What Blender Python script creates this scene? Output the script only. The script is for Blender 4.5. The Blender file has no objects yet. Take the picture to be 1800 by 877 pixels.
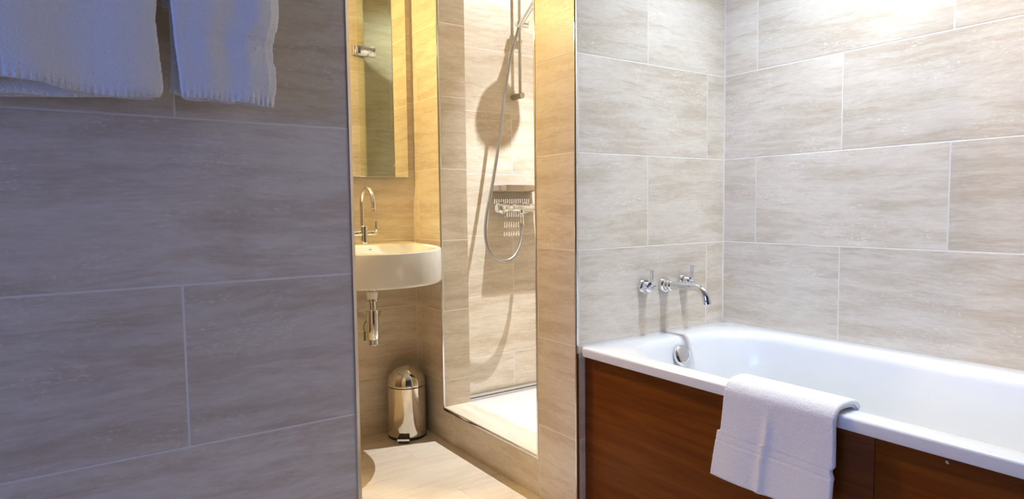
import bpy, bmesh, math, random
from mathutils import Vector, Matrix, noise

# ------------------------------------------------------------------ camera, world, lights
S = bpy.context.scene
C = S.collection
HC = 0.995                                            # camera height above the floor

cam_d = bpy.data.cameras.new('camera')
cam_d.sensor_fit = 'HORIZONTAL'
cam_d.sensor_width = 36.0
cam_d.lens = 1132.44359 / 1800 * 36.0
cam_d.clip_start = 0.02
cam = bpy.data.objects.new('camera', cam_d)
C.objects.link(cam)
RT = Vector((0.82333657, -0.5674284, -0.01191223))
UP = Vector((0.04661835, 0.04669545, 0.99782076))
FW = Vector((0.56563559, 0.82209765, -0.06489864))
m = Matrix((RT, UP, -FW)).transposed().to_4x4()
m.translation = Vector((0, 0, HC))
cam.matrix_world = m
S.camera = cam

S.view_settings.view_transform = 'Standard'
S.view_settings.look = 'None'
S.view_settings.gamma = 1.0
S.view_settings.use_curve_mapping = False
S.view_settings.exposure = 0.0
S.cycles.use_denoising = True
S.cycles.max_bounces = 10
S.cycles.diffuse_bounces = 6
S.cycles.glossy_bounces = 6
S.cycles.transmission_bounces = 8
S.cycles.caustics_reflective = False
S.cycles.caustics_refractive = False
S.cycles.sample_clamp_indirect = 6.0

W = bpy.data.worlds.new('world')
S.world = W
W.use_nodes = True
W.node_tree.nodes['Background'].inputs[0].default_value = (0.35, 0.48, 1.0, 1)
W.node_tree.nodes['Background'].inputs[1].default_value = 0.3


def spot(name, loc, target, energy, col, size, blend, radius):
    d = bpy.data.lights.new(name, 'SPOT')
    d.energy = energy
    d.color = col
    d.spot_size = math.radians(size)
    d.spot_blend = blend
    d.shadow_soft_size = radius
    o = bpy.data.objects.new(name, d)
    C.objects.link(o)
    o.location = loc
    o.rotation_euler = (Vector(target) - Vector(loc)).to_track_quat('-Z', 'Y').to_euler()
    return o


def point(name, loc, energy, col, radius):
    d = bpy.data.lights.new(name, 'POINT')
    d.energy = energy
    d.color = col
    d.shadow_soft_size = radius
    o = bpy.data.objects.new(name, d)
    C.objects.link(o)
    o.location = loc
    return o


def area(name, loc, target, energy, col, sx, sy):
    d = bpy.data.lights.new(name, 'AREA')
    d.shape = 'RECTANGLE'
    d.size, d.size_y = sx, sy
    d.energy = energy
    d.color = col
    o = bpy.data.objects.new(name, d)
    C.objects.link(o)
    o.location = loc
    o.rotation_euler = (Vector(target) - Vector(loc)).to_track_quat('-Z', 'Y').to_euler()
    return o


COOL, NEUTRAL, SHOWER = (0.66, 0.82, 1.0), (0.96, 0.97, 0.98), (0.93, 0.96, 1.0)
spot('bath_downlight', (1.62, 1.09, 2.37), (1.62, 1.12, 0), 66, COOL, 84, 1.0, 0.012)
spot('bath_downlight_flood', (1.62, 1.09, 2.37), (1.84, 1.12, 0), 24, COOL, 120, 0.9, 0.012)
spot('wall_downlight', (1.72, 0.70, 2.37), (2.02, 0.70, 0.9), 66, NEUTRAL, 88, 1.0, 0.012)
spot('wall_downlight_flood', (1.72, 0.70, 2.37), (1.95, 0.70, 0), 20, NEUTRAL, 128, 0.9, 0.012)
spot('room_downlight', (0.85, 1.08, 2.37), (0.95, 1.05, 0), 9, COOL, 84, 1.0, 0.012)
spot('shower_downlight', (1.90, 2.234, 2.37), (1.80, 2.30, 0), 250, SHOWER, 66, 1.0, 0.006)
spot('shower_downlight_flood', (1.90, 2.234, 2.37), (1.90, 2.234, 0), 30, SHOWER, 150, 0.5, 0.006)
point('vanity_lamp', (0.45, 2.46, 1.95), 46, (1.0, 0.70, 0.27), 0.05)
area('window_daylight', (-3.60, -0.45, 1.40), (2.0, 0.75, 1.1), 70, (0.22, 0.36, 1.0), 1.8, 1.5)

# ------------------------------------------------------------------ helpers: materials


def nt(name):
    mt = bpy.data.materials.new(name)
    mt.use_nodes = True
    t = mt.node_tree
    return mt, t, t.nodes['Principled BSDF']


def N(t, typ, **kw):
    n = t.nodes.new(typ)
    for k, v in kw.items():
        setattr(n, k, v)
    return n


def mathn(t, op, a, b=None, c=None):
    n = N(t, 'ShaderNodeMath', operation=op)
    for i, v in enumerate((a, b, c)):
        if v is None:
            continue
        if isinstance(v, (int, float)):
            n.inputs[i].default_value = v
        else:
            t.links.new(v, n.inputs[i])
    return n.outputs[0]


def mixc(t, f, a, b, mode='MIX'):
    n = N(t, 'ShaderNodeMix', data_type='RGBA', blend_type=mode)
    for i, v in ((0, f), (6, a), (7, b)):
        if isinstance(v, (int, float)):
            n.inputs[i].default_value = v
        elif isinstance(v, tuple):
            n.inputs[i].default_value = (*v, 1)
        else:
            t.links.new(v, n.inputs[i])
    return n.outputs[2]


def ramp(t, src, stops):
    n = N(t, 'ShaderNodeValToRGB')
    el = n.color_ramp.elements
    while len(el) < len(stops):
        el.new(0.5)
    for e, (pos, col) in zip(el, stops):
        e.position = pos
        e.color = (*col, 1) if isinstance(col, tuple) else (col, col, col, 1)
    t.links.new(src, n.inputs[0])
    return n.outputs[0]


def simple(name, col, rough=0.5, metal=0.0, spec=0.5, coat=0.0, bump=None):
    mt, t, b = nt(name)
    b.inputs['Base Color'].default_value = (*col, 1)
    b.inputs['Roughness'].default_value = rough
    b.inputs['Metallic'].default_value = metal
    b.inputs['Specular IOR Level'].default_value = spec
    b.inputs['Coat Weight'].default_value = coat
    tc = N(t, 'ShaderNodeTexCoord')
    nz = N(t, 'ShaderNodeTexNoise')
    nz.inputs['Scale'].default_value = bump[0] if bump else 35.0
    nz.inputs['Detail'].default_value = 4.0
    t.links.new(tc.outputs['Object'], nz.inputs['Vector'])
    if bump:
        bp = N(t, 'ShaderNodeBump')
        bp.inputs['Strength'].default_value = bump[1]
        bp.inputs['Distance'].default_value = bump[2]
        t.links.new(nz.outputs[0], bp.inputs['Height'])
        t.links.new(bp.outputs[0], b.inputs['Normal'])
    else:
        r = mathn(t, 'MULTIPLY_ADD', nz.outputs[0], rough * 0.3, rough * 0.85)
        t.links.new(r, b.inputs['Roughness'])
    return mt


TILE_H, TILE_L = 0.302, 0.607


def tile_mat(name, half=0.3035, light=(0.82, 0.755, 0.655), dark=(0.53, 0.43, 0.31), grout=(0.82, 0.77, 0.70),
             gw=0.0022, rough=0.33, speck=0.40):
    """Travertine porcelain tiles in half bond; the UV map of every wall is in metres."""
    mt, t, b = nt(name)
    uv = N(t, 'ShaderNodeUVMap')
    sp = N(t, 'ShaderNodeSeparateXYZ')
    t.links.new(uv.outputs[0], sp.inputs[0])
    u, v = sp.outputs[0], sp.outputs[1]
    row = mathn(t, 'FLOOR', mathn(t, 'DIVIDE', v, TILE_H))
    par = mathn(t, 'FLOORED_MODULO', row, 2.0)
    uu = mathn(t, 'SUBTRACT', u, mathn(t, 'MULTIPLY', par, half))
    col = mathn(t, 'FLOOR', mathn(t, 'DIVIDE', uu, TILE_L))
    fu = mathn(t, 'SUBTRACT', uu, mathn(t, 'MULTIPLY', col, TILE_L))
    fv = mathn(t, 'SUBTRACT', v, mathn(t, 'MULTIPLY', row, TILE_H))
    d1 = mathn(t, 'MINIMUM', fu, mathn(t, 'SUBTRACT', TILE_L, fu))
    d2 = mathn(t, 'MINIMUM', fv, mathn(t, 'SUBTRACT', TILE_H, fv))
    d = mathn(t, 'MINIMUM', d1, d2)
    gm = N(t, 'ShaderNodeMapRange')
    gm.interpolation_type = 'SMOOTHSTEP'
    t.links.new(d, gm.inputs[0])
    gm.inputs[1].default_value = gw * 0.6
    gm.inputs[2].default_value = gw * 1.2
    tilem = gm.outputs[0]                                   # 0 in the grout, 1 on the tile
    idn = N(t, 'ShaderNodeTexWhiteNoise', noise_dimensions='2D')
    cmb = N(t, 'ShaderNodeCombineXYZ')
    t.links.new(col, cmb.inputs[0])
    t.links.new(row, cmb.inputs[1])
    t.links.new(cmb.outputs[0], idn.inputs['Vector'])
    rnd = mathn(t, 'MULTIPLY', idn.outputs['Value'], 37.0)

    def nz(su, sv, scale, detail, dist, off=0.0, rough_=0.55):
        c = N(t, 'ShaderNodeCombineXYZ')
        t.links.new(mathn(t, 'MULTIPLY', u, su), c.inputs[0])
        t.links.new(mathn(t, 'MULTIPLY', v, sv), c.inputs[1])
        t.links.new(mathn(t, 'ADD', rnd, off), c.inputs[2])
        n = N(t, 'ShaderNodeTexNoise')
        n.inputs['Scale'].default_value = scale
        n.inputs['Detail'].default_value = detail
        n.inputs['Distortion'].default_value = dist
        n.inputs['Roughness'].default_value = rough_
        t.links.new(c.outputs[0], n.inputs['Vector'])
        return n.outputs[0]

    warp = nz(2.2, 3.2, 1.0, 3.0, 0.0, 31.0)
    v0_ = v
    v = mathn(t, 'MULTIPLY_ADD', mathn(t, 'SUBTRACT', warp, 0.5), 0.05, v0_)
    bands = nz(1.3, 10.0, 2.2, 8.0, 0.25, 0.0, 0.68)        # broad veins along the tile
    fine = nz(9.0, 46.0, 3.0, 6.0, 0.2, 5.0, 0.70)
    cloud = nz(1.6, 3.2, 2.2, 5.0, 0.3, 9.0, 0.6)
    pits = nz(55.0, 120.0, 1.6, 2.0, 0.0, 13.0)
    patch = nz(3.0, 8.0, 1.6, 4.0, 0.4, 21.0)
    v = v0_
    s1 = ramp(t, bands, [(0.36, 0.0), (0.46, 0.30), (0.52, 0.75), (0.64, 1.0)])
    s2 = ramp(t, fine, [(0.32, 0.0), (0.68, 1.0)])
    s3 = ramp(t, cloud, [(0.35, 0.0), (0.65, 1.0)])
    f = mathn(t, 'ADD', mathn(t, 'MULTIPLY', s1, 0.42),
              mathn(t, 'ADD', mathn(t, 'MULTIPLY', s2, 0.34), mathn(t, 'MULTIPLY', s3, 0.24)))
    base = mixc(t, f, dark, light)
    pm = mathn(t, 'MULTIPLY', ramp(t, pits, [(0.58, 0.0), (0.65, 1.0)]), ramp(t, patch, [(0.50, 0.0), (0.62, 1.0)]))
    base = mixc(t, mathn(t, 'MULTIPLY', pm, speck), base, tuple(min(1, c * 1.12 + 0.05) for c in light))
    tone = mathn(t, 'MULTIPLY_ADD', idn.outputs['Value'], 0.10, 0.95)
    tn = N(t, 'ShaderNodeCombineColor')
    for i in range(3):
        t.links.new(tone, tn.inputs[i])
    base = mixc(t, 1.0, base, tn.outputs[0], 'MULTIPLY')
    colr = mixc(t, tilem, grout, base)
    t.links.new(colr, b.inputs['Base Color'])
    rg = mathn(t, 'MULTIPLY_ADD', s2, 0.12, rough)
    rg = mathn(t, 'SUBTRACT', rg, mathn(t, 'MULTIPLY', pm, 0.06))
    rg = mathn(t, 'MULTIPLY_ADD', mathn(t, 'SUBTRACT', 1.0, tilem), 0.4, rg)
    t.links.new(rg, b.inputs['Roughness'])
    b.inputs['Specular IOR Level'].default_value = 0.45
    hgt = mathn(t, 'ADD', tilem, mathn(t, 'MULTIPLY', mathn(t, 'ADD', fine, pm), 0.12))
    bp = N(t, 'ShaderNodeBump')
    bp.inputs['Strength'].default_value = 0.5
    bp.inputs['Distance'].default_value = 0.0012
    t.links.new(hgt, bp.inputs['Height'])
    t.links.new(bp.outputs[0], b.inputs['Normal'])
    return mt


def wood_mat(name):
    mt, t, b = nt(name)
    tc = N(t, 'ShaderNodeTexCoord')
    mp = N(t, 'ShaderNodeMapping')
    mp.inputs['Scale'].default_value = (1.0, 1.2, 16.0)
    t.links.new(tc.outputs['Object'], mp.inputs[0])
    a = N(t, 'ShaderNodeTexNoise')
    a.inputs['Scale'].default_value = 2.2
    a.inputs['Detail'].default_value = 7
    a.inputs['Distortion'].default_value = 0.7
    t.links.new(mp.outputs[0], a.inputs['Vector'])
    mp2 = N(t, 'ShaderNodeMapping')
    mp2.inputs['Scale'].default_value = (1.0, 6.0, 160.0)
    t.links.new(tc.outputs['Object'], mp2.inputs[0])
    f = N(t, 'ShaderNodeTexNoise')
    f.inputs['Scale'].default_value = 2.0
    f.inputs['Detail'].default_value = 4
    t.links.new(mp2.outputs[0], f.inputs['Vector'])
    s = mathn(t, 'ADD', mathn(t, 'MULTIPLY', a.outputs[0], 0.75), mathn(t, 'MULTIPLY', f.outputs[0], 0.25))
    c = ramp(t, s, [(0.32, (0.105, 0.026, 0.0022)), (0.5, (0.145, 0.039, 0.0036)), (0.68, (0.185, 0.054, 0.0056))])
    t.links.new(c, b.inputs['Base Color'])
    b.inputs['Roughness'].default_value = 0.45
    b.inputs['Specular IOR Level'].default_value = 0.12
    bp = N(t, 'ShaderNodeBump')
    bp.inputs['Strength'].default_value = 0.15
    bp.inputs['Distance'].default_value = 0.0008
    t.links.new(f.outputs[0], bp.inputs['Height'])
    t.links.new(bp.outputs[0], b.inputs['Normal'])
    return mt


def terry_mat(name, col):
    mt, t, b = nt(name)
    tc = N(t, 'ShaderNodeTexCoord')
    n1 = N(t, 'ShaderNodeTexNoise')
    n1.inputs['Scale'].default_value = 420.0
    n1.inputs['Detail'].default_value = 3
    n2 = N(t, 'ShaderNodeTexNoise')
    n2.inputs['Scale'].default_value = 60.0
    n2.inputs['Detail'].default_value = 4
    t.links.new(tc.outputs['Object'], n1.inputs['Vector'])
    t.links.new(tc.outputs['Object'], n2.inputs['Vector'])
    h = mathn(t, 'ADD', mathn(t, 'MULTIPLY', n1.outputs[0], 0.7), mathn(t, 'MULTIPLY', n2.outputs[0], 0.6))
    bp = N(t, 'ShaderNodeBump')
    bp.inputs['Strength'].default_value = 0.8
    bp.inputs['Distance'].default_value = 0.003
    t.links.new(h, bp.inputs['Height'])
    t.links.new(bp.outputs[0], b.inputs['Normal'])
    cc = mixc(t, n1.outputs[0], tuple(c * 0.86 for c in col), col)
    t.links.new(cc, b.inputs['Base Color'])
    b.inputs['Roughness'].default_value = 0.95
    b.inputs['Specular IOR Level'].default_value = 0.1
    b.inputs['Sheen Weight'].default_value = 0.35
    b.inputs['Sheen Roughness'].default_value = 0.5
    return mt


def glass_mat(name):
    """Thin toughened glass: tinted see-through pane with Fresnel reflection."""
    mt, t, b = nt(name)
    t.nodes.remove(b)
    tr = N(t, 'ShaderNodeBsdfTransparent')
    tr.inputs[0].default_value = (0.97, 0.985, 0.91, 1)
    gl = N(t, 'ShaderNodeBsdfGlossy')
    gl.inputs['Roughness'].default_value = 0.01
    fr = N(t, 'ShaderNodeFresnel')
    fr.inputs[0].default_value = 1.3
    mx_ = N(t, 'ShaderNodeMixShader')
    t.links.new(fr.outputs[0], mx_.inputs[0])
    t.links.new(tr.outputs[0], mx_.inputs[1])
    t.links.new(gl.outputs[0], mx_.inputs[2])
    t.links.new(mx_.outputs[0], t.nodes['Material Output'].inputs[0])
    return mt


TILE = tile_mat('travertine_tile')
TILE_LEFT = tile_mat('travertine_tile_partition', half=0.2864)
TILE_FLOOR = tile_mat('travertine_floor_tile', gw=0.0013, grout=(0.55, 0.47, 0.38), light=(0.74, 0.655, 0.535),
                      dark=(0.58, 0.48, 0.355), speck=0.1)
CHROME = simple('chrome', (0.78, 0.79, 0.80), 0.06, 1.0)
STEEL = simple('polished_steel', (0.74, 0.71, 0.66), 0.07, 1.0)
RAILMET = simple('brushed_rail_metal', (0.50, 0.46, 0.40), 0.25, 1.0)
ALU = simple('satin_aluminium', (0.62, 0.60, 0.58), 0.32, 1.0)
CERAMIC = simple('white_ceramic', (0.86, 0.86, 0.82), 0.12, 0.0, 0.5, 0.4)
ACRYLIC = simple('white_acrylic', (0.79, 0.80, 0.81), 0.16, 0.0, 0.5, 0.2)
TRAY = simple('white_shower_tray', (0.70, 0.70, 0.69), 0.4)
PAINT = simple('ceiling_paint', (0.82, 0.82, 0.80), 0.8, bump=(120, 0.1, 0.001))
PAINT_DARK = simple('low_bounce_dark', (0.16, 0.14, 0.13), 0.7, bump=(120, 0.1, 0.001))  # invented dark tone for unseen walls, keeps bounced light down
GROUT = simple('corner_joint', (0.80, 0.75, 0.68), 0.7)
BLACK = simple('black_plastic', (0.012, 0.012, 0.013), 0.4)
DARK = simple('dark_hole', (0.02, 0.018, 0.015), 0.6)
WHITEPL = simple('white_plastic', (0.8, 0.78, 0.72), 0.35)
GREENPL = simple('green_wire', (0.10, 0.30, 0.03), 0.4)
YELLOWPL = simple('yellow_wire', (0.55, 0.38, 0.02), 0.4)
RUBBER = simple('grey_rubber', (0.09, 0.075, 0.06), 0.6)
HOSE = simple('steel_hose', (0.42, 0.42, 0.42), 0.34, 1.0)
WOOD = wood_mat('mahogany_veneer')
TERRY = terry_mat('terry_cotton', (0.90, 0.90, 0.91))
GLASS = glass_mat('door_glass')
MIRROR = simple('mirror_silver', (0.90, 0.92, 0.86), 0.004, 1.0)

# ------------------------------------------------------------------ helpers: geometry
ROOT_LOC = {}


def wloc(o):
    v = Vector((0, 0, 0))
    while o is not None:
        v += ROOT_LOC.get(o.name, Vector((0, 0, 0)))
        o = o.parent
    return v


def link(name, bm, mat, parent=None, origin=None, smooth=35):
    """bm holds world coordinates; the object's origin goes to `origin` (default: its bounding-box base)."""
    bmesh.ops.recalc_face_normals(bm, faces=bm.faces[:])
    vs = [v.co for v in bm.verts]
    if origin is None:
        lo = Vector([min(v[i] for v in vs) for i in range(3)])
        hi = Vector([max(v[i] for v in vs) for i in range(3)])
        origin = Vector(((lo.x + hi.x) / 2, (lo.y + hi.y) / 2, lo.z))
    origin = Vector(origin)
    for v in bm.verts:
        v.co -= origin
    me = bpy.data.meshes.new(name)
    bm.to_mesh(me)
    bm.free()
    if smooth:
        me.polygons.foreach_set('use_smooth', [True] * len(me.polygons))
        me.set_sharp_from_angle(angle=math.radians(smooth))
    me.materials.append(mat)
    o = bpy.data.objects.new(name, me)
    C.objects.link(o)
    pl = wloc(parent)
    o.parent = parent
    o.location = origin - pl
    ROOT_LOC[o.name] = origin - pl
    return o


def thing(name, label, cat, loc, group=None):
    o = bpy.data.objects.new(name, None)
    C.objects.link(o)
    o.empty_display_size = 0.05
    o.location = loc
    ROOT_LOC[o.name] = Vector(loc)
    return tag(o, label, cat, group)


def tag(o, label, cat, group=None):
    o['label'] = label
    o['category'] = cat
    if group:
        o['group'] = group
    return o


def struct(o):
    o['kind'] = 'structure'
    return o


def box(bm, lo, hi, bev=0.0, seg=2):
    r = bmesh.ops.create_cube(bm, size=1.0)
    vs = r['verts']
    for v in vs:
        v.co = Vector([lo[i] + (v.co[i] + 0.5) * (hi[i] - lo[i]) for i in range(3)])
    if bev:
        es = list({e for v in vs for e in v.link_edges})
        bmesh.ops.bevel(bm, geom=es, offset=bev, segments=seg, profile=0.5, affect='EDGES')
    return vs


def frame_for(d):
    d = d.normalized()
    a = Vector((0, 0, 1)) if abs(d.z) < 0.9 else Vector((1, 0, 0))
    x = d.cross(a).normalized()
    return x, d.cross(x).normalized()


def lathe(bm, prof, org, axis, seg=40, cap=True):
    """prof: (radius, distance along the axis) pairs."""
    org, axis = Vector(org), Vector(axis).normalized()
    x, y = frame_for(axis)
    rings = []
    for r, h in prof:
        if r < 1e-6:
            rings.append([bm.verts.new(org + axis * h)])
        else:
            rings.append([bm.verts.new(org + axis * h + (x * math.cos(a) + y * math.sin(a)) * r)
                          for a in [2 * math.pi * i / seg for i in range(seg)]])
    for a, b in zip(rings, rings[1:]):
        if len(a) == 1 and len(b) == 1:
            continue
        for i in range(seg):
            j = (i + 1) % seg
            if len(a) == 1:
                bm.faces.new((a[0], b[i], b[j]))
            elif len(b) == 1:
                bm.faces.new((a[i], a[j], b[0]))
            else:
                bm.faces.new((a[i], a[j], b[j], b[i]))
    if cap:
        for rg in (rings[0], rings[-1]):
            if len(rg) > 2:
                bm.faces.new(rg)


def catmull(pts, n=12):
    pts = [Vector(q) for q in pts]
    P = [pts[0] * 2 - pts[1]] + pts + [pts[-1] * 2 - pts[-2]]
    out = []
    for i in range(1, len(P) - 2):
        for k in range(n):
            s = k / n
            a, b, c, d = P[i - 1], P[i], P[i + 1], P[i + 2]
            out.append(0.5 * ((2 * b) + (c - a) * s + (2 * a - 5 * b + 4 * c - d) * s * s + (3 * b - a - 3 * c + d) * s ** 3))
    out.append(pts[-1])
    return out


def tube(bm, pts, rad, seg=20, cap=True):
    pts = [Vector(q) for q in pts]
    n = len(pts)
    rs = rad if isinstance(rad, (list, tuple)) else [rad] * n
    tans = [(pts[min(i + 1, n - 1)] - pts[max(i - 1, 0)]).normalized() for i in range(n)]
    x, y = frame_for(tans[0])
    rings = []
    for i in range(n):
        if i:
            q = tans[i - 1].rotation_difference(tans[i])
            x = q @ x
        y = tans[i].cross(x).normalized()
        x = y.cross(tans[i]).normalized()
        rings.append([bm.verts.new(pts[i] + (x * math.cos(a) + y * math.sin(a)) * rs[i])
                      for a in [2 * math.pi * k / seg for k in range(seg)]])
    for a, b in zip(rings, rings[1:]):
        for k in range(seg):
            j = (k + 1) % seg
            bm.faces.new((a[k], a[j], b[j], b[k]))
    if cap:
        bm.faces.new(rings[0])
        bm.faces.new(rings[-1])


def prism(name, foot, z0, z1, mat, u_x=0.0, u_y=0.0, v0=0.257, u_shift=0.0, parent=None, top=1.0):
    """Wall: footprint polygon extruded upwards, UVs in metres measured from the joints' reference."""
    bm = bmesh.new()
    a = [bm.verts.new((x, y, z0)) for x, y in foot]
    b = [bm.verts.new((x, y, z1)) for x, y in foot]
    n = len(foot)
    for i in range(n):
        j = (i + 1) % n
        bm.faces.new((a[i], a[j], b[j], b[i]))
    bm.faces.new(a)
    bm.faces.new(b)
    bmesh.ops.recalc_face_normals(bm, faces=bm.faces[:])
    uvl = bm.loops.layers.uv.new('UVMap')
    for f in bm.faces:
        nx, ny, nz_ = (abs(c) for c in f.normal)
        for l in f.loops:
            co = l.vert.co
            if nz_ > 0.7:
                l[uvl].uv = ((co.y - foot[0][1]) * top + 0.1, co.x - foot[0][0] + 0.09)
            elif nx > ny:
                l[uvl].uv = (co.y - u_y + u_shift, co.z - v0)
            else:
                l[uvl].uv = (co.x - u_x + u_shift, co.z - v0)
    return link(name, bm, mat, parent, origin=(0, 0, 0), smooth=0)


# ------------------------------------------------------------------ the rooms
XB, YE, XW, YL, HCEIL = 2.009, 1.530, 1.292, 1.306, 2.42
XLE = 0.4876
# partition on the left, with the towels
struct(prism('wall_left', [(-1.35, YL), (XLE, YL), (XLE, YL + 0.10), (-1.35, YL + 0.10)], 0, HCEIL, TILE_LEFT,
             u_x=0.167 - 0.2864))
# tap end of the bath and the pier that turns into the washroom
struct(prism('wall_end', [(XW, YE), (2.40, YE), (2.40, 1.665), (1.425, 1.665), (1.425, 1.736), (XW, 1.736)], 0, HCEIL, TILE,
             u_x=1.610, u_y=2.333 - 0.3035))
# long wall behind the bath
struct(prism('wall_right', [(XB, -1.70), (XB + 0.1, -1.70), (XB + 0.1, YE), (XB, YE)], 0, HCEIL, TILE, u_y=1.393))
# washroom back wall behind the basin
struct(prism('wall_back', [(-0.35, 2.65), (XW, 2.65), (XW, 2.80), (-0.35, 2.80)], 0, HCEIL, TILE, u_x=0.70))
# wall between basin and shower, far side of the shower opening
struct(prism('wall_divider', [(XW, 2.41), (1.425, 2.41), (1.425, 2.80), (XW, 2.80)], 0, HCEIL, TILE, u_x=1.0, u_y=2.0))
# shower end wall and side wall
struct(prism('wall_shower', [(1.425, 2.70), (2.30, 2.70), (2.30, 2.80), (1.425, 2.80)], 0, HCEIL, TILE,
             u_x=1.865 - 0.3035, u_y=2.0))
struct(prism('wall_shower_side', [(2.30, 1.665), (2.40, 1.665), (2.40, 2.80), (2.30, 2.80)], 0, HCEIL, TILE, u_y=2.0))
# raised sill of the shower opening
struct(prism('wall_sill', [(XW, 1.736), (1.425, 1.736), (1.425, 2.41), (XW, 2.41)], 0, 0.142, TILE,
             u_x=1.0, u_y=2.319 - 0.3035, top=0.6))
# unseen closing walls, given a dark tone to reduce bounced light
struct(prism('wall_washroom', [(-0.45, YL + 0.10), (-0.35, YL + 0.10), (-0.35, 2.80), (-0.45, 2.80)], 0, HCEIL, PAINT_DARK))
bm = bmesh.new()
for lo, hi in (((-1.45, -1.70, 0), (-1.35, -1.0, HCEIL)), ((-1.45, 1.0, 0), (-1.35, YL + 0.10, HCEIL)), ((-1.45, -1.0, 2.15), (-1.35, 1.0, HCEIL))):
    box(bm, lo, hi)
struct(link('wall_far_left', bm, PAINT_DARK, origin=(0, 0, 0), smooth=0))
bm = bmesh.new()
box(bm, (-1.35, -1.70, 0), (XB, -1.60, HCEIL))
struct(link('wall_rear', bm, PAINT_DARK, origin=(0, 0, 0), smooth=0))
# floor: laid with the long side along X
bm = bmesh.new()
box(bm, (-1.45, -1.70, -0.08), (2.40, 2.80, 0.0))
uvl = bm.loops.layers.uv.new('UVMap')
for f in bm.faces:
    for l in f.loops:
        l[uvl].uv = (l.vert.co.x - 1.10 - 0.3035, l.vert.co.y - 1.97)
struct(link('floor', bm, TILE_FLOOR, origin=(0, 0, 0), smooth=0))
bm = bmesh.new()
box(bm, (-1.45, -1.70, HCEIL), (2.40, 2.80, HCEIL + 0.08))
struct(link('ceiling', bm, PAINT, origin=(0, 0, 0), smooth=0))


# ---- metal edge trims
def trim(n, boxes, mat, bev=0.0012):
    bm = bmesh.new()
    for lo, hi in boxes:
        box(bm, lo, hi, bev, 2)
    return struct(link('trim_%d' % n, bm, mat))


bm = bmesh.new()
ft = [(XLE, YL - 0.0015), (XLE + 0.0022, YL - 0.0015), (XLE + 0.0135, YL + 0.011), (XLE + 0.0135, YL + 0.1015), (XLE, YL + 0.1015)]
va, vb = [bm.verts.new((x, y, 0)) for x, y in ft], [bm.verts.new((x, y, HCEIL)) for x, y in ft]
for i in range(5):
    bm.faces.new((va[i], va[(i + 1) % 5], vb[(i + 1) % 5], vb[i]))
bm.faces.new(va)
bm.faces.new(vb)
struct(link('trim_1', bm, ALU, smooth=0))
trim(2, [((XW - 0.0015, YE - 0.0025, 0), (XW + 0.0085, YE + 0.004, HCEIL)),
         ((XW - 0.0015, YE - 0.0025, 0), (XW + 0.003, YE + 0.0012, HCEIL))], CHROME)
trim(3, [((XW - 0.002, 1.731, 0.130), (XW + 0.006, 1.7385, HCEIL))], CHROME)
trim(4, [((XW - 0.002, 2.4065, 0.130), (XW + 0.006, 2.4125, HCEIL))], CHROME)
trim(5, [((XW - 0.002, 1.7385, 0.132), (XW + 0.005, 2.4065, 0.1435))], CHROME)
trim(6, [((1.425, 2.686, 0.062), (2.30, 2.702, 0.076)), ((1.425, 2.680, 0.049), (2.30, 2.702, 0.060))], ALU)

# light joints in the two inner corners that show
trim(7, [((XB - 0.0035, YE - 0.0035, 0.0), (XB + 0.001, YE + 0.001, HCEIL))], GROUT, 0)
trim(8, [((XW - 0.0035, 2.6465, 0.0), (XW + 0.001, 2.651, HCEIL))], GROUT, 0)

# ------------------------------------------------------------------ bathtub


def rrect(cx, cy, hx, hy, r, K=10, SX=10, SY=26):
    r = min(r, hx - 1e-4, hy - 1e-4)
    pts = []
    corners = [(cx + hx - r, cy + hy - r, 0), (cx - hx + r, cy + hy - r, 90), (cx - hx + r, cy - hy + r, 180), (cx + hx - r, cy - hy + r, 270)]
    for ci, (x, y, a0) in enumerate(corners):
        for k in range(K + 1):
            a = math.radians(a0 + 90 * k / K)
            pts.append((x + r * math.cos(a), y + r * math.sin(a)))
        nx, ny, na = corners[(ci + 1) % 4]
        p0 = pts[-1]
        a = math.radians(na)
        p1 = (nx + r * math.cos(a), ny + r * math.sin(a))
        n = SX if ci % 2 == 0 else SY
        for k in range(1, n):
            pts.append((p0[0] + (p1[0] - p0[0]) * k / n, p0[1] + (p1[1] - p0[1]) * k / n))
    return pts


def rings_mesh(rings, cap_first=False, cap_last=True):
    bm = bmesh.new()
    vr = [[bm.verts.new(q) for q in r] for r in rings]
    n = len(vr[0])
    for a, b in zip(vr, vr[1:]):
        for i in range(n):
            j = (i + 1) % n
            bm.faces.new((a[i], a[j], b[j], b[i]))
    if cap_first:
        bm.faces.new(vr[0])
    if cap_last:
        bm.faces.new(vr[-1])
    return bm


TX0, TX1, TY0, TY1, TZ = 1.300, 2.007, -0.19, 1.528, 0.558
tcx, tcy, thx, thy = (TX0 + TX1) / 2, (TY0 + TY1) / 2, (TX1 - TX0) / 2, (TY1 - TY0) / 2


def ring(x0, x1, y0, y1, r, z):
    return [(x, y, z) for x, y in rrect((x0 + x1) / 2, (y0 + y1) / 2, (x1 - x0) / 2, (y1 - y0) / 2, r)]


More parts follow.
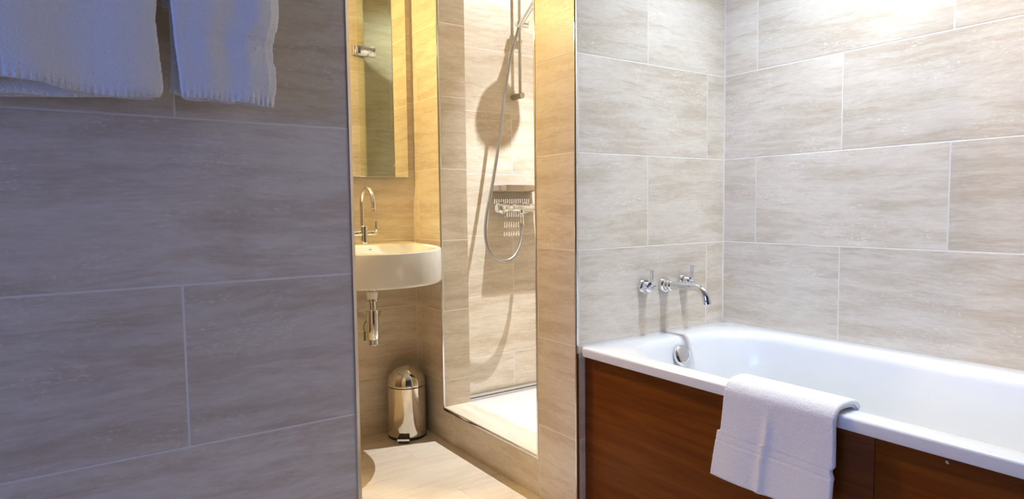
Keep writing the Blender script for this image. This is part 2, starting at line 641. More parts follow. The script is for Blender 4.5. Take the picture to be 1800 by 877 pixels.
tub = thing('bathtub', 'white acrylic bathtub with a towel over its front rim', 'bathtub', (tcx, tcy, 0))
R_ = []
R_.append(ring(TX0 + 0.055, TX1 - 0.02, TY0 + 0.03, TY1 - 0.03, 0.03, 0.529))
R_.append(ring(TX0 + 0.002, TX1, TY0, TY1, 0.026, 0.529))
R_.append(ring(TX0, TX1, TY0, TY1, 0.026, 0.531))
R_.append(ring(TX0, TX1, TY0, TY1, 0.026, TZ - 0.006))
R_.append(ring(TX0 + 0.0018, TX1 - 0.0018, TY0 + 0.0018, TY1 - 0.0018, 0.025, TZ - 0.0018))
R_.append(ring(TX0 + 0.006, TX1 - 0.006, TY0 + 0.006, TY1 - 0.006, 0.023, TZ))
ix0, ix1, iy0, iy1 = TX0 + 0.055, TX1 - 0.065, TY0 + 0.11, TY1 - 0.075
R_.append(ring(ix0, ix1, iy0, iy1, 0.19, TZ))
for ins, dz, rr in ((0.006, 0.0015, 0.19), (0.013, 0.006, 0.19), (0.019, 0.014, 0.19), (0.024, 0.026, 0.19)):
    R_.append(ring(ix0 + ins, ix1 - ins, iy0 + ins * 1.6, iy1 - ins, rr, TZ - dz))
for f in (0.2, 0.4, 0.6, 0.8, 0.9, 0.96, 1.0):
    q = math.sin(f * math.pi / 2)
    z = (TZ - 0.026) - 0.335 * math.sin(min(1, f * 1.02) * math.pi / 2) ** 1.0
    ins = 0.024 + 0.055 * f + (0.05 * max(0, (f - 0.6) / 0.4) ** 2)
    R_.append(ring(ix0 + ins, ix1 - ins, iy0 + ins * 3.2, iy1 - ins * 1.35, 0.18, z))
zb = R_[-1][0][2]
R_.append(ring(ix0 + 0.20, ix1 - 0.20, iy0 + 0.55, iy1 - 0.35, 0.08, zb - 0.012))
bm = rings_mesh(R_)
link('tub_shell', bm, ACRYLIC, tub, smooth=50)
# overflow cap on the sloping end wall
ovc, ova = Vector((1.650, 1.4165, 0.497)), Vector((0, -0.90, 0.42)).normalized()
bm = bmesh.new()
lathe(bm, [(0.030, -0.006), (0.0365, 0.0), (0.0375, 0.006), (0.036, 0.0105), (0.031, 0.0135), (0.02, 0.016), (0.0, 0.017)], ovc, ova, 48)
link('overflow_cap', bm, CHROME, tub)

# ------------------------------------------------------------------ bath panel
pan = thing('bath_surround', 'reddish brown wooden panel closing the front of the bathtub', 'panel', (1.336, 0.67, 0))
bm = bmesh.new()
box(bm, (1.326, 0.6385, 0.0), (1.344, 1.528, 0.5285), 0.0008)
link('board', bm, WOOD, pan)
bm = bmesh.new()
box(bm, (1.3263, -0.19, 0.0), (1.344, 0.6375, 0.5285), 0.0008)
link('board', bm, WOOD, pan)
bm = bmesh.new()
lathe(bm, [(0.0035, 0), (0.0035, 0.0018), (0.002, 0.003), (0, 0.003)], (1.3265, 0.507, 0.513), (-1, 0, 0), 16)
link('screw_head', bm, STEEL, pan)

# ------------------------------------------------------------------ bath taps


def copy_tree(o, dx, label, parent=None):
    c = o.copy()
    C.objects.link(c)
    if parent is None:
        c.location = o.location + Vector(dx)
        c['label'] = label
    else:
        c.parent = parent
    for ch in [k for k in bpy.data.objects if k.parent == o]:
        copy_tree(ch, dx, label, c)
    return c


valve = thing('bath_valve', 'chrome wall valve with upright lever, left of the bath spout', 'tap', (1.587, YE, 0.724), 'wall valves of the bath')
bm = bmesh.new()
lathe(bm, [(0.0255, 0.0), (0.0255, 0.006), (0.0235, 0.010), (0.0225, 0.012)], (1.587, YE, 0.724), (0, -1, 0))
link('flange', bm, CHROME, valve)
bm = bmesh.new()
lathe(bm, [(0.0185, 0.010), (0.0185, 0.030), (0.0165, 0.033), (0.0095, 0.034), (0.0095, 0.049), (0.008, 0.052), (0, 0.053)], (1.587, YE, 0.724), (0, -1, 0))
link('valve_body', bm, CHROME, valve)
bm = bmesh.new()
box(bm, (1.5835, YE - 0.047, 0.726), (1.5905, YE - 0.034, 0.784), 0.002)
link('lever', bm, CHROME, valve)
copy_tree(valve, (0.200, 0, 0.004), 'chrome wall valve with upright lever, behind the bath spout')

sp = thing('bath_spout', 'chrome wall mounted bath spout with a down-turned end', 'spout', (1.687, YE, 0.722))
bm = bmesh.new()
lathe(bm, [(0.0255, 0.0), (0.0255, 0.006), (0.023, 0.011), (0.019, 0.013), (0.0185, 0.024), (0.0165, 0.026)], (1.687, YE, 0.722), (0, -1, 0))
link('flange', bm, CHROME, sp)
bm = bmesh.new()
lathe(bm, [(0.0145, 0.022), (0.0165, 0.026), (0.0165, 0.036), (0.0135, 0.039)], (1.687, YE, 0.722), (0, -1, 0))
link('collar', bm, CHROME, sp)
path = [Vector((1.687, YE - 0.03, 0.7235))]
path += [Vector((1.687, YE - 0.03 - 0.0275 * k, 0.7235 + 0.0008 * k)) for k in range(1, 5)]
c0 = path[-1]
Rb = 0.044
for k in range(1, 15):
    a = math.radians(84 * k / 14)
    path.append(Vector((1.687, c0.y - Rb * math.sin(a), c0.z - Rb * (1 - math.cos(a)))))
bm = bmesh.new()
tube(bm, path, 0.0128, 28)
link('spout_tube', bm, CHROME, sp)
dend = (path[-1] - path[-2]).normalized()
bm = bmesh.new()
lathe(bm, [(0.0128, -0.002), (0.0136, 0.0), (0.0136, 0.012), (0.0105, 0.012), (0.0095, 0.006), (0.0, 0.006)], path[-1], dend, 28)
link('nozzle', bm, CHROME, sp)

# ------------------------------------------------------------------ cloth


def lerp_tab(tab, x):
    if x <= tab[0][0]:
        return tab[0][1]
    for (a, va), (b, vb) in zip(tab, tab[1:]):
        if x <= b:
            return va + (vb - va) * (x - a) / (b - a)
    return tab[-1][1]


def sheet(nu, nv, fn, thick, seed, fuzz=0.0005, edge_fuzz=0.0012):
    """A closed cloth: fn(a, b) -> (point, outward normal); two skins joined round the edge."""
    bm = bmesh.new()
    top, bot = [], []
    for j in range(nv + 1):
        rt_, rb_ = [], []
        for i in range(nu + 1):
            a, b = i / nu, j / nv
            pt, n = fn(a, b)
            pt, n = Vector(pt), Vector(n).normalized()
            q = pt * 480.0 + Vector((seed, seed * 2, seed * 3))
            f = noise.noise(q) + 0.6 * noise.noise(q * 2.1)
            e = 0.0
            ed = min(i, nu - i)
            if ed < 2:
                e = noise.noise(pt * 330.0 + Vector((seed, 0, 0))) * edge_fuzz
            t = thick * (1.0 if 2 <= ed and 2 <= j <= nv - 2 else (0.72 if ed >= 1 and 1 <= j <= nv - 1 else 0.35))
            jit = Vector((noise.noise(q + Vector((7, 0, 0))), 0, noise.noise(q + Vector((0, 9, 0))))) * (0.5 * fuzz)
            rt_.append(bm.verts.new(pt + n * (t / 2 + f * fuzz) + jit + Vector((e, e * 0.3, e))))
            rb_.append(bm.verts.new(pt - n * (t / 2 - f * fuzz * 0.5) + jit + Vector((e, e * 0.3, e))))
        top.append(rt_)
        bot.append(rb_)
    for j in range(nv):
        for i in range(nu):
            bm.faces.new((top[j][i], top[j][i + 1], top[j + 1][i + 1], top[j + 1][i]))
            bm.faces.new((bot[j][i], bot[j + 1][i], bot[j + 1][i + 1], bot[j][i + 1]))
        for i in (0, nu):
            q = (top[j][i], top[j + 1][i], bot[j + 1][i], bot[j][i])
            bm.faces.new(q)
    for j in (0, nv):
        for i in range(nu):
            bm.faces.new((top[j][i], top[j][i + 1], bot[j][i + 1], bot[j][i]))
    return bm


RAIL_Z, RAIL_Y = 1.62, 1.243


def hang(xl, xr, zbot, yfun, thick, seed, front=True, band=None, nu=130, nv=150, ztop=RAIL_Z):
    """A ply hanging from the rail: b = 0 at the top, 1 at the hem."""
    def fn(a, b):
        zb_ = zbot(a)
        z = ztop + 0.012 + (zb_ - ztop - 0.012) * b
        x0, x1 = lerp_tab(xl, -z), lerp_tab(xr, -z)
        x = x0 + (x1 - x0) * a
        hem = max(0.0, 1 - (z - zb_) / 0.022)
        y = yfun(x, z, a)
        if hem > 0:
            y += (-1 if front else 1) * 0.0016 * hem * math.sin(x * 2 * math.pi / 0.0092 + 1.5 * math.sin(x * 60))
        if band and band[0] < z < band[1]:
            y += (1 if front else -1) * 0.0022
        return (x, y, z), (0, -1, 0)
    return sheet(nu, nv, fn, thick, seed)


# towel rail above the picture, the two towels hang from it
rail = thing('towel_rail', 'chrome towel rail on the grey tiled partition, the two towels hang from it', 'towel rail', (0.0, YL, RAIL_Z))
bm = bmesh.new()
tube(bm, [(-0.50, RAIL_Y, RAIL_Z), (0.41, RAIL_Y, RAIL_Z)], 0.0095, 24)
link('bar', bm, CHROME, rail)
for x in (-0.47, 0.385):
    bm = bmesh.new()
    lathe(bm, [(0.022, 0), (0.022, 0.006), (0.009, 0.008), (0.009, YL - RAIL_Y)], (x, YL, RAIL_Z), (0, -1, 0), 24)
    link('bracket', bm, CHROME, rail)


def yl_front(x, z, a):
    k = (RAIL_Z - z) / 0.43
    return RAIL_Y - 0.014 - 0.006 * k + 0.006 * k * math.sin(x * 38 + 0.8) + 0.0035 * math.sin(x * 17 + z * 9) \
        - 0.012 * k * math.exp(-((x + 0.02) / 0.05) ** 2) * max(0, 1 - (z - 1.18) / 0.08)


def zb_left(a):
    x = -0.38 + 0.52 * a
    return 1.182 + 0.014 * math.exp(-((x + 0.045) / 0.048) ** 4) + 0.0022 * math.sin(x * 55)


tw = thing('towel', 'larger white towel hanging on the partition at the left edge of the photo', 'towel', (-0.12, RAIL_Y, RAIL_Z), 'towels hanging on the partition')
bm = hang([(-1.62, -0.40), (-1.2, -0.405)], [(-1.62, 0.140), (-1.352, 0.1385), (-1.31, 0.1345), (-1.262, 0.1375), (-1.22, 0.1405), (-1.196, 0.141), (-1.188, 0.1375), (-1.18, 0.134)],
          zb_left, yl_front, 0.011, 3.0, True, (1.352, 1.372), nu=220)
link('front_ply', bm, TERRY, tw, smooth=60)
bm = hang([(-1.62, -0.40), (-1.2, -0.405)], [(-1.62, 0.135), (-1.2, 0.130)],
          lambda a: 1.176 + 0.0015 * math.sin(a * 31) + 0.009 * max(0, (a - 0.66)) / 0.34,
          lambda x, z, a: RAIL_Y + 0.003 + 0.003 * math.sin(x * 25), 0.008, 4.0, True, None, nu=140)
link('middle_ply', bm, TERRY, tw, smooth=60)
bm = hang([(-1.62, -0.40), (-1.2, -0.405)], [(-1.62, 0.135), (-1.2, 0.128)],
          lambda a: 1.172 + 0.018 * max(0, (a - 0.60)) / 0.40,
          lambda x, z, a: RAIL_Y + 0.016 + 0.003 * math.sin(x * 22 + 1), 0.008, 5.0, True, None, nu=140)
link('back_ply', bm, TERRY, tw, smooth=60)


def yr_front(x, z, a):
    k = (RAIL_Z - z) / 0.43
    return RAIL_Y - 0.018 - 0.004 * k - 0.0075 * k * math.cos((a - 0.30) * 2 * math.pi / 0.42) * (0.55 + 0.45 * min(1, max(0, (z - 1.18) / 0.10))) \
        + 0.003 * math.sin(x * 90 + z * 6) + 0.010 * max(0, a - 0.90) / 0.10 + 0.004 * max(0, 0.08 - a) / 0.08


tw2 = thing('towel', 'narrower white folded towel hanging on the partition beside the larger one', 'towel', (0.24, RAIL_Y, RAIL_Z), 'towels hanging on the partition')
bm = hang([(-1.62, 0.150), (-1.352, 0.1575), (-1.30, 0.1605), (-1.25, 0.164), (-1.187, 0.169)],
          [(-1.62, 0.330), (-1.381, 0.336), (-1.352, 0.3365), (-1.322, 0.332), (-1.318, 0.3275), (-1.300, 0.325), (-1.298, 0.3225), (-1.262, 0.3222), (-1.255, 0.326), (-1.225, 0.3265), (-1.208, 0.3245), (-1.205, 0.3225), (-1.187, 0.3205)],
          lambda a: 1.188 - 0.0075 * max(0, a - 0.35) + 0.001 * math.sin(a * 12), yr_front, 0.011, 8.0, True, (1.283, 1.302), nu=130)
link('front_ply', bm, TERRY, tw2, smooth=60)
bm = hang([(-1.62, 0.155), (-1.30, 0.158), (-1.25, 0.156), (-1.20, 0.1515)], [(-1.62, 0.325), (-1.2, 0.3175)],
          lambda a: 1.1985 - 0.0105 * min(1, a / 0.16) - 0.0025 * a + 0.001 * math.sin(a * 20),
          lambda x, z, a: RAIL_Y + 0.001 + 0.002 * math.sin(x * 40), 0.006, 9.0, True, None, nu=130)
link('middle_ply', bm, TERRY, tw2, smooth=60)
bm = hang([(-1.62, 0.146), (-1.3, 0.148)], [(-1.62, 0.325), (-1.2, 0.322)],
          lambda a: 1.342 - 0.006 * a, lambda x, z, a: RAIL_Y + 0.016 + 0.002 * math.sin(x * 30), 0.006, 10.0, True, None, nu=90, nv=90)
link('back_ply', bm, TERRY, tw2, smooth=60)



def over_rail(x0, x1, r, thick, seed, parent):
    """The top of a towel where it turns over the rail."""
    def fn(a, b):
        t = math.pi * b
        n = Vector((0, -math.cos(t), math.sin(t)))
        return (x0 + (x1 - x0) * a, RAIL_Y + n.y * r, RAIL_Z + 0.010 + n.z * r), n
    link('rail_fold', sheet(110, 24, fn, thick, seed), TERRY, parent, smooth=60)


over_rail(-0.402, 0.141, 0.0165, 0.012, 6.0, tw)
over_rail(0.148, 0.331, 0.0175, 0.012, 11.0, tw2)

# towel over the front rim of the bath
PTH = [(1.3835, 0.40), (1.3800, 0.50), (1.3735, 0.548), (1.364, 0.5645), (1.352, 0.569), (1.330, 0.5705), (1.310, 0.5695), (1.2975, 0.565),
       (1.2885, 0.553), (1.2855, 0.535), (1.2845, 0.50), (1.2815, 0.44), (1.2785, 0.39), (1.277, 0.338)]
PP = catmull([(x, 0, z) for x, z in PTH], 10)
LN = [0.0]
for q0, q1 in zip(PP, PP[1:]):
    LN.append(LN[-1] + (q1 - q0).length)


def path_at(s):
    s *= LN[-1]
    for i in range(len(PP) - 1):
        if s <= LN[i + 1] + 1e-9:
            f = (s - LN[i]) / (LN[i + 1] - LN[i])
            return PP[i].lerp(PP[i + 1], f), (PP[i + 1] - PP[i]).normalized()
    return PP[-1], (PP[-1] - PP[-2]).normalized()


def drape(y0t, y1t, off, thick, seed, sa, sb, crease):
    def fn(a, b):
        s = sa + (sb - sa) * b
        q, tg = path_at(s)
        n = Vector((tg.z, 0, -tg.x))
        if n.dot(Vector((-0.3, 0, 0.5))) < 0 and q.z > 0.55:
            n = -n
        if q.z <= 0.55:
            n = Vector((-1, 0, 0)) if q.x < 1.33 else Vector((1, 0, 0))
        down = max(0.0, (0.55 - q.z) / 0.21) if q.x < 1.33 else 0.0
        y0 = lerp_tab(y0t, down)
        y1 = lerp_tab(y1t, down)
        y = y0 + (y1 - y0) * a
        h = off
        if crease and q.x < 1.33:
            h += 0.005 * math.exp(-((a - 0.555) / 0.035) ** 2) * min(1, down * 3)
            h += 0.003 * math.sin(a * 9 + 1) * min(1, down * 1.5)
            for zz in (0.446, 0.428):
                h -= 0.0016 * math.exp(-((q.z - zz) / 0.002) ** 2)
            if 0.429 < q.z < 0.445:
                h -= 0.0008
        return (q.x + n.x * h, y, q.z + n.z * h), n
    return sheet(150, 200, fn, thick, seed)


tb = thing('towel', 'white terry towel draped over the front rim of the bathtub', 'towel', (1.30, 0.83, TZ))
bm = drape([(0, 0.694), (0.45, 0.690), (0.50, 0.697), (0.56, 0.692), (1, 0.694)], [(0, 0.966), (0.45, 0.974), (0.48, 0.984), (1, 0.999)], 0.0065, 0.011, 21.0, 0.0, 1.0, True)
link('outer_ply', bm, TERRY, tb, smooth=60)
bm = drape([(0, 0.699), (1, 0.702)], [(0, 0.962), (1, 0.985)], -0.0025, 0.005, 23.0, 0.08, 0.985, False)
link('inner_ply', bm, TERRY, tb, smooth=60)

# ------------------------------------------------------------------ washroom: mirror, basin, tap, trap, bin
mir = thing('wall_mirror', 'tall frameless mirror on the wall above the washbasin', 'mirror', (0.85, 2.65, 1.134))
bm = bmesh.new()
box(bm, (0.45, 2.630, 1.134), (1.256, 2.6495, 2.10), 0.0015)
link('mirror_glass', bm, MIRROR, mir, smooth=0)
bm = bmesh.new()
lathe(bm, [(0.0055, 0), (0.0055, 0.0015), (0.004, 0.004), (0.0, 0.0048)], (1.191, 2.630, 1.187), (0, -1, 0), 20)
link('fixing_screw', bm, CHROME, mir)

bas = thing('washbasin', 'white ceramic wall hung washbasin with a round front', 'washbasin', (0.975, 2.40, 0.70))
BX, BY, BR = 0.975, 2.385, 0.271


def dshape(r, off_back, n=72, nb=10):
    pts = []
    for k in range(n + 1):
        a = math.radians(180 + 180 * k / n)
        pts.append((BX + r * math.cos(a), BY + r * math.sin(a)))
    yb = 2.649 - off_back
    rc = min(0.03, r * 0.3)
    pts += [(BX + r, BY + (yb - rc - BY) * k / 4) for k in range(1, 5)]
    pts += [(BX + r - rc + rc * math.cos(math.radians(18 * k)), yb - rc + rc * math.sin(math.radians(18 * k))) for k in range(1, 6)]
    pts += [(BX + r - rc - (2 * r - 2 * rc) * k / nb, yb) for k in range(1, nb)]
    pts += [(BX - r + rc - rc * math.sin(math.radians(18 * k)), yb - rc + rc * math.cos(math.radians(18 * k))) for k in range(0, 5)]
    pts += [(BX - r, yb - rc - (yb - rc - BY) * k / 4) for k in range(0, 4)]
    return pts


def rimz(y):
    return 0.836 + 0.018 * max(0, min(1, (y - 2.12) / 0.52))


rings = []
for r, ob, z, flat in ((0.235, 0.0, 0.7085, 1), (0.262, 0.0, 0.7085, 1), (0.2685, 0.0, 0.7125, 1), (BR, 0.0, 0.722, 1), (BR, 0.0, 0.78, 1),
                       (BR, 0.0, -0.006, 0), (0.2690, 0.001, -0.0015, 0), (0.264, 0.003, 0.0, 0)):
    rings.append([(x, y, z if flat else rimz(y) + z) for x, y in dshape(r, ob)])
for r, ob, dz in ((0.248, 0.165, 0.0), (0.244, 0.168, -0.002), (0.240, 0.172, -0.008), (0.236, 0.176, -0.020), (0.222, 0.190, -0.06), (0.19, 0.215, -0.095),
                  (0.13, 0.25, -0.108), (0.05, 0.27, -0.112)):
    rings.append([(x, y, rimz(y) + dz if dz > -0.01 else 0.838 + dz) for x, y in dshape(r, ob)])
bm = rings_mesh(rings, cap_first=True)
link('bowl', bm, CERAMIC, bas, smooth=45)
bm = bmesh.new()
lathe(bm, [(0.011, 0.004), (0.0135, 0.002), (0.0135, -0.004), (0.010, -0.004), (0.0, -0.003)], (1.005, 2.478, 0.822), (0, -1, 0.15), 24)
link('overflow_hole', bm, DARK, bas)

tap = thing('basin_tap', 'chrome swan neck mixer tap on the washbasin', 'tap', (1.012, 2.555, 0.846))
bm = bmesh.new()
lathe(bm, [(0.0205, 0.0), (0.0205, 0.004), (0.017, 0.006), (0.017, 0.078), (0.0155, 0.080), (0.0, 0.080)], (1.012, 2.555, 0.8465), (0, 0, 1))
link('tap_body', bm, CHROME, tap)
pth = [Vector((1.004, 2.555, 0.92)), Vector((1.004, 2.555, 0.96)), Vector((1.004, 2.555, 1.005))]
for k in range(1, 21):
    a = math.radians(172 * k / 20)
    pth.append(Vector((1.004, 2.555 - 0.062 + 0.062 * math.cos(a), 1.012 + 0.068 * math.sin(a))))
pth.append(pth[-1] + Vector((0, -0.003, -0.026)))
bm = bmesh.new()
tube(bm, pth, 0.0086, 22)
link('spout', bm, CHROME, tap)
bm = bmesh.new()
lathe(bm, [(0.0086, -0.001), (0.0094, 0.0), (0.0094, 0.008), (0.007, 0.008), (0.0, 0.006)], pth[-1], (pth[-1] - pth[-2]), 22)
link('nozzle', bm, CHROME, tap)
for sx in (1, -1):
    bm = bmesh.new()
    lathe(bm, [(0.0125, 0.010), (0.0135, 0.018), (0.0135, 0.046), (0.012, 0.049), (0.006, 0.050), (0.006, 0.060), (0.0, 0.061)], (1.012, 2.555, 0.894), (sx, 0, 0), 28)
    hd = link('handle', bm, CHROME, tap)
    bm = bmesh.new()
    x = 1.012 + sx * 0.054
    box(bm, (x - 0.0045, 2.551, 0.8965), (x + 0.0045, 2.559, 0.945), 0.0015)
    link('lever', bm, CHROME, hd)

trp = thing('bottle_trap', 'chrome bottle trap hanging under the washbasin', 'drain trap', (0.985, 2.42, 0.44))
TX, TY = 0.985, 2.42
bm = bmesh.new()
lathe(bm, [(0.0205, 0.0), (0.0225, 0.003), (0.0225, 0.026), (0.0205, 0.028)], (TX, TY, 0.640), (0, 0, 1))
link('collar', bm, WHITEPL, trp)
bm = bmesh.new()
lathe(bm, [(0.018, 0.0), (0.0215, 0.002), (0.0215, 0.011), (0.0195, 0.013), (0.0195, 0.015)], (TX, TY, 0.6265), (0, 0, 1))
link('coupling_nut', bm, CHROME, trp)
bm = bmesh.new()
lathe(bm, [(0.015, 0.0), (0.015, 0.12)], (TX, TY, 0.590), (0, 0, 1))
link('inlet_pipe', bm, CHROME, trp)
bm = bmesh.new()
lathe(bm, [(0.0, 0.0), (0.021, 0.0), (0.0225, 0.002), (0.0225, 0.021), (0.0215, 0.022), (0.0225, 0.023), (0.0238, 0.026), (0.0238, 0.139), (0.0225, 0.142), (0.016, 0.143)], (TX, TY, 0.4535), (0, 0, 1), 48)
link('trap_cup', bm, CHROME, trp)
bm = bmesh.new()
tube(bm, [(TX - 0.005, TY + 0.01, 0.555), (TX - 0.005, 2.649, 0.555)], 0.015, 24)
lathe(bm, [(0.031, 0.0), (0.031, 0.004), (0.018, 0.010)], (TX - 0.005, 2.6495, 0.555), (0, -1, 0))
link('outlet_pipe', bm, CHROME, trp)
bm = bmesh.new()
tube(bm, catmull([(0.958, 2.44, 0.505), (0.955, 2.44, 0.53), (0.972, 2.45, 0.548), (1.0, 2.455, 0.55), (1.025, 2.46, 0.556), (1.036, 2.46, 0.58)], 8), 0.0028, 10)
w_ = link('earth_wire', bm, YELLOWPL, trp)
bm = bmesh.new()
tube(bm, [(0.9575, 2.44, 0.470), (0.958, 2.44, 0.505)], 0.0042, 10)
link('wire_sleeve', bm, GREENPL, w_)

bn = thing('pedal_bin', 'small polished steel pedal bin with a domed lid on the floor', 'bin', (1.192, 2.563, 0))
QX, QY, QR = 1.192, 2.563, 0.0825
bm = bmesh.new()
lathe(bm, [(QR - 0.002, 0.0), (QR + 0.001, 0.002), (QR + 0.001, 0.0095), (QR - 0.001, 0.011)], (QX, QY, 0.0), (0, 0, 1), 64)
link('base_ring', bm, BLACK, bn)
bm = bmesh.new()
lathe(bm, [(QR - 0.002, 0.010), (QR, 0.0115), (QR, 0.224), (QR - 0.003, 0.226)], (QX, QY, 0.0), (0, 0, 1), 64)
link('bin_body', bm, STEEL, bn)
bm = bmesh.new()
lathe(bm, [(QR - 0.002, 0.225), (QR - 0.002, 0.229)], (QX, QY, 0.0), (0, 0, 1), 64)
link('rim_gasket', bm, BLACK, bn)
bm = bmesh.new()
prof = [(QR - 0.003, 0.228), (QR, 0.2285), (QR + 0.0005, 0.232), (QR, 0.236)]
prof += [(QR * math.cos(math.radians(a)), 0.236 + 0.076 * math.sin(math.radians(a))) for a in range(6, 90, 6)] + [(0.0, 0.312)]
lathe(bm, prof, (QX, QY, 0.0), (0, 0, 1), 64)
link('lid', bm, STEEL, bn)
# pedal pointing to the doorway
pd = Vector((-0.56, -0.83, 0)).normalized()
ps = Vector((-pd.y, pd.x, 0))
pc = Vector((QX, QY, 0)) + pd * (QR + 0.004)


def pedal_pts(w0, w1, l0, l1, z0, z1, tilt):
    bm = bmesh.new()
    vs = []
    for z in (z0, z1):
        for (l, w) in ((l0, w0), (l1, w1)):
            for s in (-1, 1):
                vs.append(bm.verts.new(pc + pd * l + ps * (s * w) + Vector((0, 0, z - tilt * (l - l0)))))
    for q in ((0, 1, 3, 2), (4, 5, 7, 6), (0, 1, 5, 4), (2, 3, 7, 6), (0, 2, 6, 4), (1, 3, 7, 5)):
        bm.faces.new([vs[i] for i in q])
    bmesh.ops.bevel(bm, geom=bm.edges[:], offset=0.0015, segments=2, affect='EDGES')
    return bm


link('pedal', pedal_pts(0.021, 0.026, -0.008, 0.026, 0.030, 0.034, 0.30), BLACK, bn)
link('pedal_plate', pedal_pts(0.0255, 0.0265, 0.006, 0.0285, 0.014, 0.0245, 0.10), STEEL, bn)
link('pedal_foot', pedal_pts(0.022, 0.020, -0.004, 0.028, 0.0, 0.012, 0.0), BLACK, bn)

# ------------------------------------------------------------------ shower
st = thing('shower_tray', 'flat white shower tray behind the tiled sill', 'shower tray', (1.86, 2.18, 0))
bm = bmesh.new()
box(bm, (1.425, 1.665, 0.0), (2.30, 2.70, 0.048), 0.002)
link('tray_body', bm, TRAY, st)
bm = bmesh.new()
lathe(bm, [(0.045, 0), (0.045, 0.003), (0.040, 0.005), (0, 0.006)], (2.05, 2.05, 0.048), (0, 0, 1))
link('drain_cover', bm, CHROME, st)

gd = thing('shower_door', 'hinged clear glass shower door seen in the mirror, opened into the shower', 'door', (1.75, 1.765, 0.06))
bm = bmesh.new()
box(bm, (1.378, 1.761, 0.162), (1.965, 1.769, 2.30), 0.001)
link('glass_pane', bm, GLASS, gd, smooth=0)
for z in (1.852, 0.33):
    bm = bmesh.new()
    box(bm, (1.352, 1.738, z + 0.004), (1.372, 1.768, z + 0.054), 0.002)
    box(bm, (1.366, 1.7695, z), (1.478, 1.7755, z + 0.056), 0.002)
    box(bm, (1.366, 1.7545, z), (1.478, 1.7605, z + 0.056), 0.002)
    hg = link('hinge', bm, CHROME, gd)
    bm = bmesh.new()
    box(bm, (1.375, 1.7750, z + 0.012), (1.389, 1.7765, z + 0.044), 0.0005)
    link('hinge_slot', bm, DARK, hg)

RX, RY = 1.877, 2.640
sr = thing('shower_rail', 'vertical chrome slide rail on the shower end wall', 'shower rail', (RX, 2.70, 1.545))
bm = bmesh.new()
tube(bm, [(RX, RY, 1.536), (RX, RY, 2.16)], 0.0078, 24)
link('rail_tube', bm, RAILMET, sr)
for z in (1.548, 2.14):
    bm = bmesh.new()
    lathe(bm, [(0.0150, 0.0), (0.0150, 0.078), (0.0135, 0.080), (0, 0.080)], (RX, 2.70, z), (0, -1, 0), 32)
    link('rail_bracket', bm, RAILMET, sr)
bm = bmesh.new()
lathe(bm, [(0.0155, -0.018), (0.0155, 0.018)], (RX, RY, 1.890), (0, 0, 1), 28)
tube(bm, [(RX - 0.028, RY - 0.006, 1.892), (RX + 0.045, RY - 0.006, 1.892)], 0.0115, 24)
tube(bm, [(RX - 0.020, RY - 0.012, 1.893), (RX - 0.026, RY - 0.036, 1.888)], 0.0125, 24)
sl = link('slider', bm, CHROME, sr)
bm = bmesh.new()
tube(bm, [(RX + 0.020, RY - 0.006, 1.903), (RX + 0.044, RY - 0.008, 1.903), (RX + 0.050, RY - 0.009, 1.913)], 0.0035, 12)
link('slider_lever', bm, CHROME, sl)

hs = thing('hand_shower', 'chrome hand shower leaning out of the slide rail holder', 'hand shower', (1.851, 2.604, 1.875))
h0 = Vector((1.850, 2.606, 1.868))
hd_ = Vector((0.02, -0.80, 0.60)).normalized()
bm = bmesh.new()
tube(bm, [h0, h0 + hd_ * 0.02, h0 + hd_ * 0.06, h0 + hd_ * 0.12, h0 + hd_ * 0.18], [0.0085, 0.0110, 0.0122, 0.0135, 0.0150], 28)
link('handle', bm, CHROME, hs)
hc = h0 + hd_ * 0.222
fd = Vector((-0.02, -0.50, -0.86)).normalized()
bm = bmesh.new()
lathe(bm, [(0.018, -0.024), (0.036, -0.016), (0.050, -0.006), (0.053, 0.004), (0.049, 0.007), (0, 0.007)], hc, fd, 48)
link('spray_head', bm, CHROME, hs)

bm = bmesh.new()
HP = [(1.8495, 2.606, 1.870), (1.838, 2.606, 1.835), (1.7875, 2.603, 1.691), (1.722, 2.592, 1.343), (1.674, 2.588, 1.117), (1.634, 2.585, 0.956), (1.627, 2.582, 0.848),
      (1.658, 2.580, 0.773), (1.721, 2.580, 0.740), (1.785, 2.585, 0.753), (1.836, 2.597, 0.812), (1.860, 2.612, 0.875), (1.866, 2.622, 0.915)]
tube(bm, catmull(HP, 10), 0.0078, 16)
tag(link('shower_hose', bm, HOSE), 'flexible steel shower hose looping down from hand shower to mixer', 'hose')

mx = thing('shower_mixer', 'horizontal chrome thermostatic mixer bar on the shower wall', 'mixer', (1.90, 2.70, 0.993))
MY, MZ = 2.635, 0.993
bm = bmesh.new()
lathe(bm, [(0.019, 0.0), (0.0205, 0.003), (0.0205, 0.045), (0.0195, 0.047), (0.0205, 0.049), (0.0205, 0.200), (0.0195, 0.202), (0.019, 0.205)], (1.765, MY, MZ), (1, 0, 0), 36)
link('mixer_body', bm, CHROME, mx)
for x0, sx in ((1.765, -1), (1.97, 1)):
    bm = bmesh.new()
    lathe(bm, [(0.0195, 0.0), (0.026, 0.003), (0.0275, 0.012), (0.0265, 0.030), (0.022, 0.036), (0.0, 0.038)], (x0, MY, MZ), (sx, 0, 0), 40)
    kn = link('control_knob', bm, CHROME, mx)
    bm = bmesh.new()
    box(bm, (x0 + sx * 0.018 - 0.006, MY - 0.034, MZ - 0.026), (x0 + sx * 0.018 + 0.006, MY - 0.022, MZ - 0.006), 0.003)
    link('knob_grip', bm, CHROME, kn)
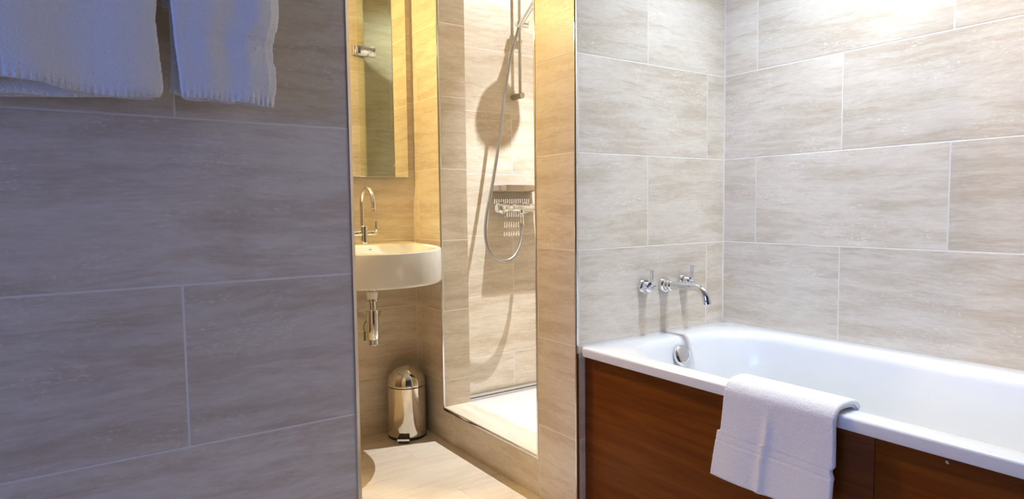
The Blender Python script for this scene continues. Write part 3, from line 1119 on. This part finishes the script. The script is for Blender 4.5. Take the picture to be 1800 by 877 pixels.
for x in (1.80, 1.94):
    bm = bmesh.new()
    lathe(bm, [(0.030, 0.0), (0.030, 0.004), (0.018, 0.012), (0.016, 0.065)], (x, 2.6995, MZ), (0, -1, 0), 32)
    link('inlet_union', bm, CHROME, mx)
bm = bmesh.new()
lathe(bm, [(0.0165, 0.0), (0.0165, 0.016), (0.0125, 0.020), (0.0125, 0.028), (0.0105, 0.030), (0.0105, 0.040), (0.0095, 0.052), (0.009, 0.08)], (1.868, 2.630, MZ - 0.012), (0, -0.10, -1), 28)
link('hose_outlet', bm, CHROME, mx)

# slotted metal shelf
sh = thing('shower_shelf', 'slotted metal shelf on the shower wall above the mixer', 'shelf', (1.86, 2.70, 1.077))
bm = bmesh.new()
X0, X1, Y0, Y1, Zt, Zb = 1.738, 1.985, 2.565, 2.6995, 1.104, 1.077
pt = 0.003
box(bm, (X0, Y0, Zb), (X1, Y0 + pt, Zt), 0.0008)
box(bm, (X0, Y0 + pt, Zb), (X0 + pt, Y1, Zt), 0.0008)
box(bm, (X1 - pt, Y0 + pt, Zb), (X1, Y1, Zt), 0.0008)
box(bm, (X0 + pt, Y1 - pt, Zb), (X1 - pt, Y1, Zt), 0.0008)
link('shelf_rim', bm, RAILMET, sh)
bm = bmesh.new()
xs = [X0 + pt]
for k in range(17):
    c = 1.762 + k * 0.0125
    xs += [c - 0.0026, c + 0.0026]
xs.append(X1 - pt)
ys = [Y0 + pt]
for c in (2.631, 2.645, 2.660, 2.681):
    ys += [c - 0.0042, c + 0.0042]
ys.append(Y1 - pt)
for i in range(len(xs) - 1):
    for j in range(len(ys) - 1):
        if i % 2 == 1 and j % 2 == 1 and (ys[j] > 2.67 or 1.80 < xs[i] < 1.903):
            continue
        q = [bm.verts.new((xs[a], ys[b], Zb + 0.004)) for a, b in ((i, j), (i + 1, j), (i + 1, j + 1), (i, j + 1))]
        bm.faces.new(q)
bmesh.ops.remove_doubles(bm, verts=bm.verts[:], dist=1e-5)
r = bmesh.ops.extrude_face_region(bm, geom=bm.faces[:])
for v in [g for g in r['geom'] if isinstance(g, bmesh.types.BMVert)]:
    v.co.z += 0.0015
link('slotted_base', bm, STEEL, sh, smooth=0)
